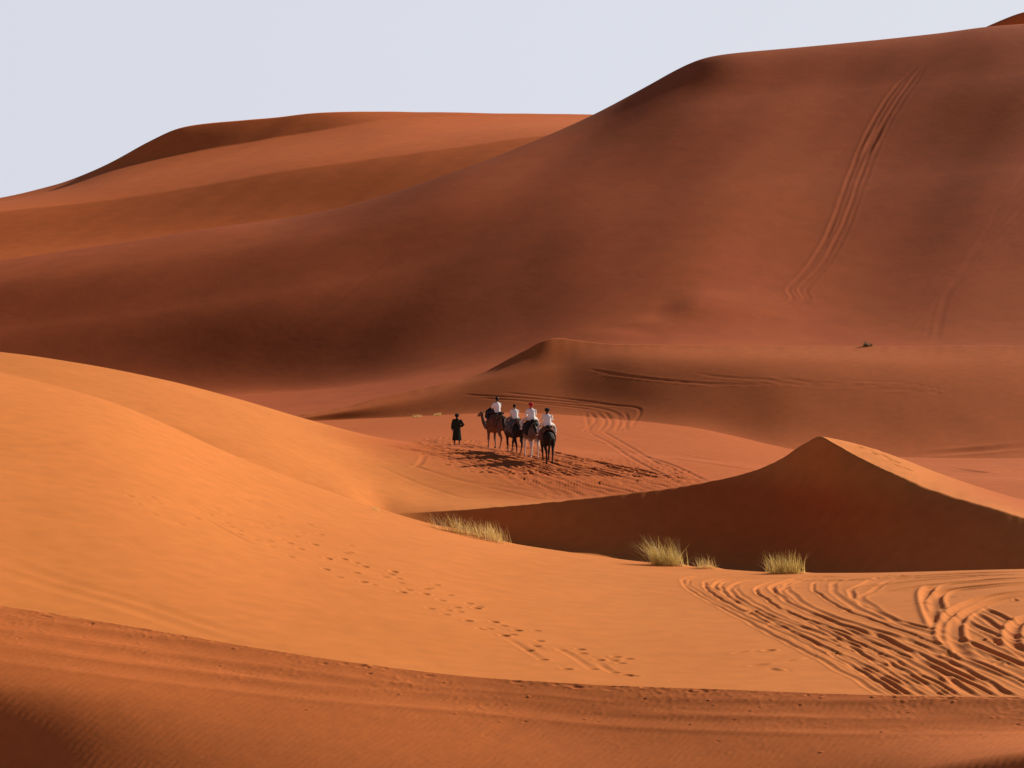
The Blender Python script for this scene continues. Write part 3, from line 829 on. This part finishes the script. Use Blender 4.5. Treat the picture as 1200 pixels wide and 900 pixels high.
    for i in range(nx):
        for k in (0, na):
            bm.faces.new((grid[0][i][k], grid[0][i + 1][k], grid[1][i + 1][k], grid[1][i][k]))
    for k in range(na):
        for i in (0, nx):
            bm.faces.new((grid[0][i][k], grid[1][i][k], grid[1][i][k + 1], grid[0][i][k + 1]))
    finish('saddle_blanket', bm, blanket, root)
    bm = bmesh.new()                       # stuffed saddle ring
    tube(bm, [(-0.42, -0.14, 1.96, 0.10, 0.08), (-0.48, 0, 1.98, 0.10, 0.09), (-0.42, 0.14, 1.96, 0.10, 0.08)], 12)
    finish('saddle_pad', bm, M_blank3, root, voxel=0.025)
    bm = bmesh.new()
    tube(bm, [(0.30, -0.16, 1.94, 0.10, 0.10), (0.36, 0, 1.98, 0.10, 0.11), (0.30, 0.16, 1.94, 0.10, 0.10)], 12)
    finish('saddle_pad', bm, M_blank3, root, voxel=0.025)
    bm = bmesh.new()                       # T-shaped handle before the rider
    tube(bm, [(0.34, 0, 1.95, 0.016), (0.36, 0, 2.24, 0.016)], 8)
    tube(bm, [(0.36, -0.20, 2.24, 0.017), (0.36, 0.20, 2.24, 0.017)], 8)
    finish('saddle_handle', bm, M_metal, root, voxel=0.009, smooth_it=1)
    if roll:
        bm = bmesh.new()
        tube(bm, [(0.46, -0.34, 1.72, 0.14), (0.50, -0.22, 2.02, 0.17), (0.52, 0, 2.14, 0.19, 0.17), (0.50, 0.24, 2.02, 0.17), (0.46, 0.36, 1.72, 0.14)], 14)
        finish('blanket_roll', bm, roll, root, voxel=0.03)
    bpy.context.view_layer.update()
    return root


# ------------------------------------------------------------------ people
def hand_tubes(bm, wrist, direction, palm_n, side):
    """palm, four bent fingers of unequal length and a thumb that leaves the side of the palm"""
    d = Vector(direction).normalized()
    n = Vector(palm_n); n = (n - d * n.dot(d)).normalized()
    lat = d.cross(n).normalized() * side
    w = Vector(wrist)
    q = lambda v, r, r2=None: (v.x, v.y, v.z, r, r2 or r)
    for k, off in enumerate((-0.027, -0.009, 0.009, 0.027)):
        a = w + lat * off * 0.6; b = w + d * 0.085 + lat * off
        tube(bm, [q(a, 0.016), q(b, 0.0135)], 8)
        ln = (0.062, 0.075, 0.070, 0.055)[k]
        c = b + d * ln * 0.5 + n * 0.012; e = c + d * ln * 0.25 + n * ln * 0.35; f = e + n * ln * 0.35 - d * ln * 0.05
        tube(bm, [q(b, 0.0115), q(c, 0.0105), q(e, 0.0095), q(f, 0.0075)], 8)
    a = w + d * 0.025 - lat * 0.024
    tube(bm, [q(a, 0.014), q(a + d * 0.03 - lat * 0.028 + n * 0.008, 0.0125), q(a + d * 0.06 - lat * 0.036 + n * 0.028, 0.010)], 8)


def head_tubes(bm, c, k=1.0, yaw=0.0):
    rot = Matrix.Rotation(yaw, 3, 'Z')

    def b(off, r):
        o = rot @ Vector(off)
        ball(bm, (c[0] + o.x * k, c[1] + o.y * k, c[2] + o.z * k), [v * k for v in r])
    b((-0.012, 0, 0.025), (0.098, 0.077, 0.092))
    b((0.022, 0, -0.05), (0.068, 0.056, 0.065))
    b((0.090, 0, -0.018), (0.020, 0.013, 0.022))      # nose
    b((0.078, 0, -0.062), (0.012, 0.024, 0.007))      # upper lip
    b((0.075, 0, -0.075), (0.012, 0.021, 0.008))      # lower lip
    b((0.062, 0, -0.098), (0.022, 0.024, 0.018))      # chin
    b((0.072, 0.03, 0.026), (0.018, 0.022, 0.008)); b((0.072, -0.03, 0.026), (0.018, 0.022, 0.008))   # brows
    b((-0.012, 0.082, -0.012), (0.020, 0.010, 0.032)); b((-0.012, -0.082, -0.012), (0.020, 0.010, 0.032))   # ears


def eyes(root, c, k=1.0, yaw=0.0):
    rot = Matrix.Rotation(yaw, 3, 'Z')
    for s in (-1, 1):
        o = rot @ Vector((0.080, s * 0.030, 0.004))
        bm = bmesh.new(); ball(bm, (c[0] + o.x * k, c[1] + o.y * k, c[2] + o.z * k), (0.010 * k, 0.013 * k, 0.009 * k), 8, 6)
        finish('eye', bm, M_eye, root)


def rider(cam_root, label, scale, skin, shirt, trousers, shoe, headgear, hg_mat, lean=0.06, arm=0.0, yaw=0.0, seat_x=-0.05, twist=0.0, brim=False, long_sleeve=False):
    seat = cam_root.matrix_world @ Vector((seat_x, 0, 1.97))
    root = thing('person', label, 'person', seat, cam_root.rotation_euler.z + twist, 'riders on the camels', scale)
    L = lean
    bm = bmesh.new()
    tube(bm, [(0, 0, 0.02, 0.165, 0.125), (0, 0, 0.12, 0.165, 0.12), (L * 0.35, 0, 0.24, 0.140, 0.10), (L * 0.7, 0, 0.38, 0.165, 0.115), (L, 0, 0.50, 0.165, 0.10), (L * 1.1, 0, 0.555, 0.10, 0.075), (L * 1.2, 0, 0.60, 0.056, 0.06), (L * 1.4 + 0.01, 0, 0.65, 0.056, 0.06)], 16)
    hc = (L * 1.5 + 0.03, 0, 0.738)
    head_tubes(bm, hc, 1.0, yaw)
    sh = []
    for s in (-1, 1):
        S = Vector((L, s * 0.185, 0.505)); E = Vector((L + 0.10 + 0.05 * arm, s * (0.238 + 0.035 * arm), 0.26)); W = Vector((0.30, s * 0.14, 0.235))
        sh.append((S, E, W, s))
        tube(bm, [(L, s * 0.12, 0.51, 0.06, 0.06), (*S, 0.060, 0.06), (*(S * 0.5 + E * 0.5), 0.048, 0.05), (*E, 0.040, 0.042), (*(E * 0.55 + W * 0.45), 0.040, 0.038), (*W, 0.027, 0.025)], 12)
        hand_tubes(bm, W, (W - E) + Vector((0.08, -s * 0.02, 0)), (0, 0, -1), s)
        tube(bm, [(0.0, s * 0.10, 0.08, 0.09, 0.095), (0.18, s * 0.24, 0.06, 0.085, 0.088), (0.36, s * 0.37, -0.02, 0.062, 0.064), (0.33, s * 0.42, -0.18, 0.058, 0.06), (0.28, s * 0.44, -0.40, 0.038, 0.04)], 12)
        tube(bm, [(0.26, s * 0.44, -0.41, 0.036, 0.036), (0.33, s * 0.45, -0.45, 0.04, 0.034), (0.46, s * 0.465, -0.475, 0.034, 0.022)], 10)
    finish('body', bm, skin, root, voxel=0.0085, smooth_it=2)
    eyes(root, hc, 1.0, yaw)
    # shirt
    bm = bmesh.new()
    tube(bm, [(-0.005, 0, 0.035, 0.195, 0.15), (0, 0, 0.12, 0.193, 0.147), (L * 0.35, 0, 0.24, 0.182, 0.138), (L * 0.7, 0, 0.38, 0.192, 0.14), (L, 0, 0.50, 0.185, 0.122), (L * 1.1, 0, 0.56, 0.115, 0.09), (L * 1.15, 0, 0.585, 0.075, 0.075)], 20)
    for S, E, W, s in sh:
        q = [(L, s * 0.11, 0.50, 0.085, 0.08), (*S, 0.083, 0.08), (*(S * 0.5 + E * 0.5), 0.076, 0.074)]
        if long_sleeve:
            q += [(*E, 0.064, 0.062), (*(E * 0.5 + W * 0.5), 0.058, 0.055), (*(E * 0.1 + W * 0.9), 0.05, 0.048)]
        else:
            q += [(*(S * 0.08 + E * 0.92), 0.074, 0.072)]
        tube(bm, q, 12)
    finish('shirt', bm, shirt, root, voxel=0.018, smooth_it=3)
    bm = bmesh.new()
    tube(bm, [(-0.01, 0, -0.02, 0.17, 0.14), (0, 0, 0.06, 0.18, 0.14), (0, 0, 0.11, 0.17, 0.13)], 16)
    for s in (-1, 1):
        tube(bm, [(0.0, s * 0.10, 0.07, 0.105, 0.11), (0.18, s * 0.24, 0.06, 0.102, 0.105), (0.37, s * 0.37, -0.02, 0.082, 0.085), (0.335, s * 0.42, -0.18, 0.078, 0.08), (0.285, s * 0.44, -0.35, 0.065, 0.066)], 12)
    finish('trousers', bm, trousers, root, voxel=0.02, smooth_it=3)
    for s in (-1, 1):
        bm = bmesh.new()
        tube(bm, [(0.235, s * 0.44, -0.445, 0.040, 0.042), (0.28, s * 0.443, -0.435, 0.050, 0.055), (0.35, s * 0.452, -0.46, 0.050, 0.042), (0.44, s * 0.463, -0.475, 0.050, 0.034), (0.50, s * 0.47, -0.482, 0.036, 0.024)], 12)
        finish('shoe', bm, shoe, root, voxel=0.012)
    headwear(root, hc, headgear, hg_mat, yaw)
    return root


def headwear(root, hc, kind, mat, yaw=0.0):
    c = Vector(hc)
    f = Vector((math.cos(yaw), math.sin(yaw), 0))
    if kind == 'hair':
        bm = bmesh.new()
        ball(bm, c + Vector((0, 0, 0.045)) - f * 0.028, (0.112, 0.097, 0.098))
        ball(bm, c + Vector((0, 0, -0.02)) - f * 0.05, (0.072, 0.078, 0.085))
        finish('hair', bm, mat, root, voxel=0.012, smooth_it=3)
        return
    if kind == 'cap':
        bm = bmesh.new()
        ball(bm, c + Vector((0, 0, 0.055)) - f * 0.015, (0.112, 0.094, 0.082))
        a = c + f * 0.08 + Vector((0, 0, 0.05)); b = c + f * 0.18 + Vector((0, 0, 0.035))
        tube(bm, [(*a, 0.075, 0.014), (*(a * 0.5 + b * 0.5), 0.075, 0.012), (*b, 0.055, 0.009)], 12)
        finish('cap', bm, mat, root, voxel=0.010, smooth_it=2)
        bm = bmesh.new()
        ball(bm, c + Vector((0, 0, -0.015)) - f * 0.05, (0.066, 0.076, 0.075))
        finish('hair', bm, M_hair, root)
        return
    bm = bmesh.new()                       # wound headscarf
    ball(bm, c + Vector((0, 0, 0.075)) - f * 0.01, (0.115, 0.105, 0.085))
    for k, (dz, ra, tl) in enumerate(((0.02, 0.114, 0.10), (0.06, 0.122, -0.22), (0.10, 0.106, 0.25))):
        ring = []
        for a in np.linspace(0, 2 * math.pi, 25):
            ring.append((c.x - f.x * 0.012 + ra * math.cos(a), c.y - f.y * 0.012 + ra * 0.88 * math.sin(a), c.z + dz + tl * 0.12 * math.sin(a + k), 0.034, 0.027))
        tube(bm, ring, 8)
    t = c - f * 0.10
    tube(bm, [(t.x, t.y + 0.03, t.z + 0.03, 0.05, 0.025), (t.x - f.x * 0.02, t.y + 0.04, t.z - 0.10, 0.055, 0.02), (t.x - f.x * 0.03, t.y + 0.045, t.z - 0.2, 0.05, 0.014)], 10)
    finish('headscarf', bm, mat, root, voxel=0.012, smooth_it=2)


coat1 = coat_mat('brown_coat', (0.13, 0.07, 0.042), (0.34, 0.23, 0.16), 0.1, 0.75)
coat2 = coat_mat('black_coat', (0.022, 0.016, 0.014), (0.24, 0.15, 0.10), 0.1, 0.55)
coat3 = coat_mat('grey_coat', (0.15, 0.10, 0.078), (0.66, 0.58, 0.50), 0.75, 1.05)
coat4 = coat_mat('black_brown_coat', (0.020, 0.014, 0.012), (0.035, 0.022, 0.016), 0.2, 0.8)
SW = 0.16
c1 = camel(583, 525.3, 122, 0.98, 'brown camel with pale lower legs leading the line, its head turned to the left', coat1, [(0.06, 0.10), (-0.02, -0.10), (0.02, 0.14), (-0.04, -0.10)], 0.06, 0.32, M_blank1, M_black)
c2 = camel(602.5, 530.8, 112, 0.91, 'black camel under the rider in the short grey trousers, second in the line', coat2, [(0.0, -0.10), (0.07, 0.14), (-0.02, -0.12), (0.05, 0.15)], 0.1, 0.5, M_blank2)
c3 = camel(622.5, 535.3, 104, 0.94, 'grey camel with white legs carrying the rider in the red headscarf', coat3, [(0.05, 0.12), (-0.02, -0.12), (0.05, 0.16), (-0.03, -0.06)], 0.35, 0.5, M_blank3)
c4 = camel(641.5, 541.5, 98, 0.91, 'black camel seen from behind, last and nearest in the line', coat4, [(0.0, -0.12), (0.06, 0.15), (-0.03, -0.14), (0.05, 0.10)], 0.50, 0.35, M_blank1)

rider(c1, 'dark haired rider in a white shirt and dark trousers on the brown lead camel', 1.0, M_skin, M_white, M_jeans, M_dshoe, 'hair', M_hair, 0.03, 0.2, 0.5)
rider(c2, 'smaller rider in a white shirt and dark cap on the second camel', 0.86, M_skin, M_white, M_grey, M_dshoe, 'cap', M_black, 0.05, 0.0, -0.2)
rider(c3, 'rider in a white shirt wearing a red headscarf', 0.98, M_skin, M_white, M_pale, M_shoe, 'scarf', M_red, 0.07, 0.6, 0.1, long_sleeve=True)
rider(c4, 'rider in a white shirt, black headscarf and white shoes on the last camel', 0.98, M_skin, M_white, M_pale, M_shoe, 'scarf', M_black, 0.10, 0.8, 0.25)


def guide():
    p = pix(535.5, 521.3, 'back slope', 'middle foot')
    root = thing('person', 'guide on foot in a long dark green robe walking ahead of the camels', 'person', (p.x, p.y, p.z - 0.01), R(100))
    bm = bmesh.new()
    tube(bm, [(0, 0, 0.86, 0.16, 0.12), (0, 0, 0.98, 0.165, 0.12), (0.01, 0, 1.12, 0.14, 0.10), (0.02, 0, 1.28, 0.17, 0.12), (0.02, 0, 1.40, 0.17, 0.10), (0.025, 0, 1.45, 0.10, 0.075), (0.03, 0, 1.49, 0.056, 0.06), (0.04, 0, 1.54, 0.056, 0.06)], 16)
    hc = (0.05, 0, 1.628)
    head_tubes(bm, hc, 1.0, 0.2)
    arms = []
    for s, E, W in ((1, Vector((0.03, 0.26, 1.13)), Vector((0.12, 0.25, 0.90))), (-1, Vector((-0.06, -0.36, 1.15)), Vector((0.12, -0.24, 1.05)))):
        S = Vector((0.02, s * 0.19, 1.41))
        arms.append((S, E, W, s))
        tube(bm, [(0.02, s * 0.12, 1.41, 0.06), (*S, 0.06), (*(S * 0.5 + E * 0.5), 0.048), (*E, 0.042), (*(E * 0.5 + W * 0.5), 0.04), (*W, 0.027)], 12)
        hand_tubes(bm, W, W - E, (1, -s, 0), s)
    for s, k, f in ((1, 0.06, 0.14), (-1, 0.0, -0.12)):
        tube(bm, [(0, s * 0.10, 0.88, 0.10, 0.11), (k * 0.5, s * 0.10, 0.66, 0.08, 0.085), (k, s * 0.11, 0.47, 0.06, 0.065), (f * 0.6, s * 0.115, 0.30, 0.056, 0.06), (f, s * 0.12, 0.09, 0.038, 0.042)], 12)
        tube(bm, [(f - 0.04, s * 0.12, 0.05, 0.036), (f + 0.05, s * 0.125, 0.045, 0.042, 0.035), (f + 0.17, s * 0.135, 0.03, 0.036, 0.02)], 10)
    finish('body', bm, M_skin_dark, root, voxel=0.0085, smooth_it=2)
    eyes(root, hc, 1.0, 0.2)
    bm = bmesh.new()                       # robe with hanging folds
    rings = []
    seg = 48
    for z, ra, rb, cx in ((0.27, 0.265, 0.225, -0.01), (0.40, 0.25, 0.21, 0), (0.60, 0.235, 0.19, 0), (0.80, 0.222, 0.175, 0), (0.98, 0.21, 0.16, 0), (1.12, 0.215, 0.16, 0.01), (1.28, 0.215, 0.155, 0.015), (1.38, 0.205, 0.135, 0.02), (1.44, 0.13, 0.10, 0.025), (1.49, 0.08, 0.08, 0.03)):
        fa = 0.09 * max(0, (1.1 - z) / 0.83)
        rings.append([bm.verts.new((cx + rb * (1 + fa * math.sin(7 * a + 2 * z)) * math.sin(a), ra * (1 + fa * math.sin(9 * a + 1)) * math.cos(a), z + 0.015 * math.sin(3 * a) * (z < 0.3))) for a in np.linspace(0, 2 * math.pi, seg, endpoint=False)])
    for a, b in zip(rings[:-1], rings[1:]):
        for k in range(seg):
            bm.faces.new((a[k], a[(k + 1) % seg], b[(k + 1) % seg], b[k]))
    bm.faces.new(rings[0][::-1]); bm.faces.new(rings[-1])
    for S, E, W, s in arms:
        tube(bm, [(0.02, s * 0.12, 1.40, 0.09), (*S, 0.088), (*(S * 0.5 + E * 0.5), 0.082), (*E, 0.08), (*(E * 0.5 + W * 0.5), 0.078), (*(E * 0.12 + W * 0.88), 0.078)], 12)
    ball(bm, (-0.10, 0, 1.44), (0.07, 0.10, 0.09))          # hood lying on the back
    finish('robe', bm, M_green, root, voxel=0.016, smooth_it=2)
    for s, f in ((1, 0.14), (-1, -0.12)):
        bm = bmesh.new()
        tube(bm, [(f - 0.075, s * 0.12, 0.025, 0.035, 0.02), (f, s * 0.122, 0.03, 0.05, 0.03), (f + 0.10, s * 0.13, 0.025, 0.052, 0.026), (f + 0.20, s * 0.137, 0.022, 0.036, 0.016)], 12)
        finish('sandal', bm, M_dshoe, root, voxel=0.012)
    headwear(root, hc, 'scarf', M_black, 0.2)


guide()


# ------------------------------------------------------------------ dry grass
def grass_material(name, cols):
    m = bpy.data.materials.new(name)
    m.use_nodes = True
    nt = m.node_tree
    p = nt.nodes['Principled BSDF']; out = nt.nodes['Material Output']
    L = nt.links.new
    g = N(nt, 'ShaderNodeNewGeometry')
    r = N(nt, 'ShaderNodeValToRGB')
    r.color_ramp.elements[0].color = (*cols[0], 1); r.color_ramp.elements[1].color = (*cols[-1], 1)
    for i, c in enumerate(cols[1:-1]):
        e = r.color_ramp.elements.new((i + 1) / (len(cols) - 1)); e.color = (*c, 1)
    L(g.outputs['Random Per Island'], r.inputs['Fac'])
    L(r.outputs['Color'], p.inputs['Base Color'])
    p.inputs['Roughness'].default_value = 0.6
    t = N(nt, 'ShaderNodeBsdfTranslucent'); L(r.outputs['Color'], t.inputs['Color'])
    ms = N(nt, 'ShaderNodeMixShader'); ms.inputs['Fac'].default_value = 0.45
    L(p.outputs['BSDF'], ms.inputs[1]); L(t.outputs['BSDF'], ms.inputs[2]); L(ms.outputs['Shader'], out.inputs['Surface'])
    return m


M_straw = grass_material('dry_grass', [(0.50, 0.32, 0.09), (0.74, 0.50, 0.17), (0.78, 0.57, 0.24), (0.54, 0.40, 0.12)])
M_greenish = grass_material('greenish_grass', [(0.46, 0.33, 0.08), (0.72, 0.50, 0.16), (0.52, 0.40, 0.11), (0.74, 0.54, 0.20)])
M_scrub = grass_material('dark_scrub', [(0.06, 0.07, 0.03), (0.12, 0.11, 0.05), (0.08, 0.09, 0.035)])


def tuft(label, u, v, width, height, n, mat, lo='edge', hi='trough', lean=(-0.15, 0.0), spread=0.55, thick=0.0065, depth=None, cat='grass'):
    p = pix(u, v, lo, hi)
    root = bpy.data.objects.new('grass_tuft', None)
    rt = random.Random(int(u * 7 + v))
    vs, fs = [], []
    clumps = [(rt.uniform(-1, 1), rt.uniform(-1, 1), rt.uniform(0.6, 1.0)) for _ in range(max(3, n // 12 if n < 130 else n // 30))]
    for i in range(n):
        cx, cy, ck = clumps[i % len(clumps)]
        bx = cx * width * 0.36 + rt.gauss(0, 0.05 + width * 0.05); by = cy * (depth or width * 0.5) * 0.36 + rt.gauss(0, 0.05)
        gz = ground(p.x + bx, p.y + by) - p.z - 0.02
        h = height * ck * rt.uniform(0.45, 1.05)
        a = rt.uniform(0, 2 * math.pi); sp = spread * abs(rt.gauss(0, 0.55))
        dx = math.cos(a) * sp + lean[0] + 0.25 * bx / max(width, 0.1); dy = math.sin(a) * sp + lean[1]
        bend = rt.uniform(0.4, 1.3)
        w = thick * rt.uniform(0.6, 1.3)
        t = rt.uniform(0, math.pi); wx, wy = math.cos(t) * w, math.sin(t) * w
        k0 = len(vs)
        m = 5
        for j in range(m):
            q = j / (m - 1)
            x = bx + dx * h * q * (0.45 + 0.55 * q * bend); y = by + dy * h * q * (0.45 + 0.55 * q * bend)
            z = gz + h * (q - 0.22 * bend * q * q * (abs(dx) + abs(dy)))
            f = 1 - 0.85 * q
            vs.append((x - wx * f, y - wy * f, z)); vs.append((x + wx * f, y + wy * f, z))
        for j in range(m - 1):
            o = k0 + 2 * j
            fs.append((o, o + 1, o + 3, o + 2))
    me = bpy.data.meshes.new('grass_tuft')
    me.from_pydata(vs, [], fs)
    me.materials.append(mat)
    bpy.data.objects.remove(root)
    o = bpy.data.objects.new('grass_tuft', me)
    C.objects.link(o)
    o.location = p
    o['label'] = label; o['category'] = cat; o['group'] = 'dry grass tufts on the sand'
    return o


tuft('widest clump of pale dry grass, at the left end of the dark dune face', 551, 627, 2.9, 0.85, 560, M_straw, lean=(-0.35, 0), depth=1.2, spread=0.9)
tuft('tall rounded tuft of yellow green grass left of the wheel tracks', 783, 662, 1.2, 1.1, 480, M_greenish, lean=(-0.4, 0), spread=0.9)
tuft('low thin tuft of dry grass just right of the tall rounded tuft', 829, 666, 0.9, 0.55, 110, M_straw, lean=(-0.2, 0), spread=0.9)
tuft('green rounded tuft on the sand crest above the wheel tracks', 921, 671.5, 1.15, 0.92, 450, M_greenish, lean=(-0.1, 0), spread=0.8)
tuft('few low dry stalks where the left slope meets the dark dune', 441, 598, 0.4, 0.18, 60, M_straw, lean=(0.2, 0))
tuft('tiny green tuft on the flat crest of the middle dune', 1018, 405.5, 0.8, 0.5, 90, M_scrub, lo='slip foot', hi='behind', thick=0.02)
tuft('faint low dry grass on the valley sand left of the guide', 487, 489, 0.9, 0.3, 100, M_straw, lo='valley', hi='middle foot', thick=0.015)
tuft('faint low dry grass on the sand just behind the guide', 512, 487, 0.7, 0.3, 80, M_straw, lo='valley', hi='slip foot', thick=0.015)
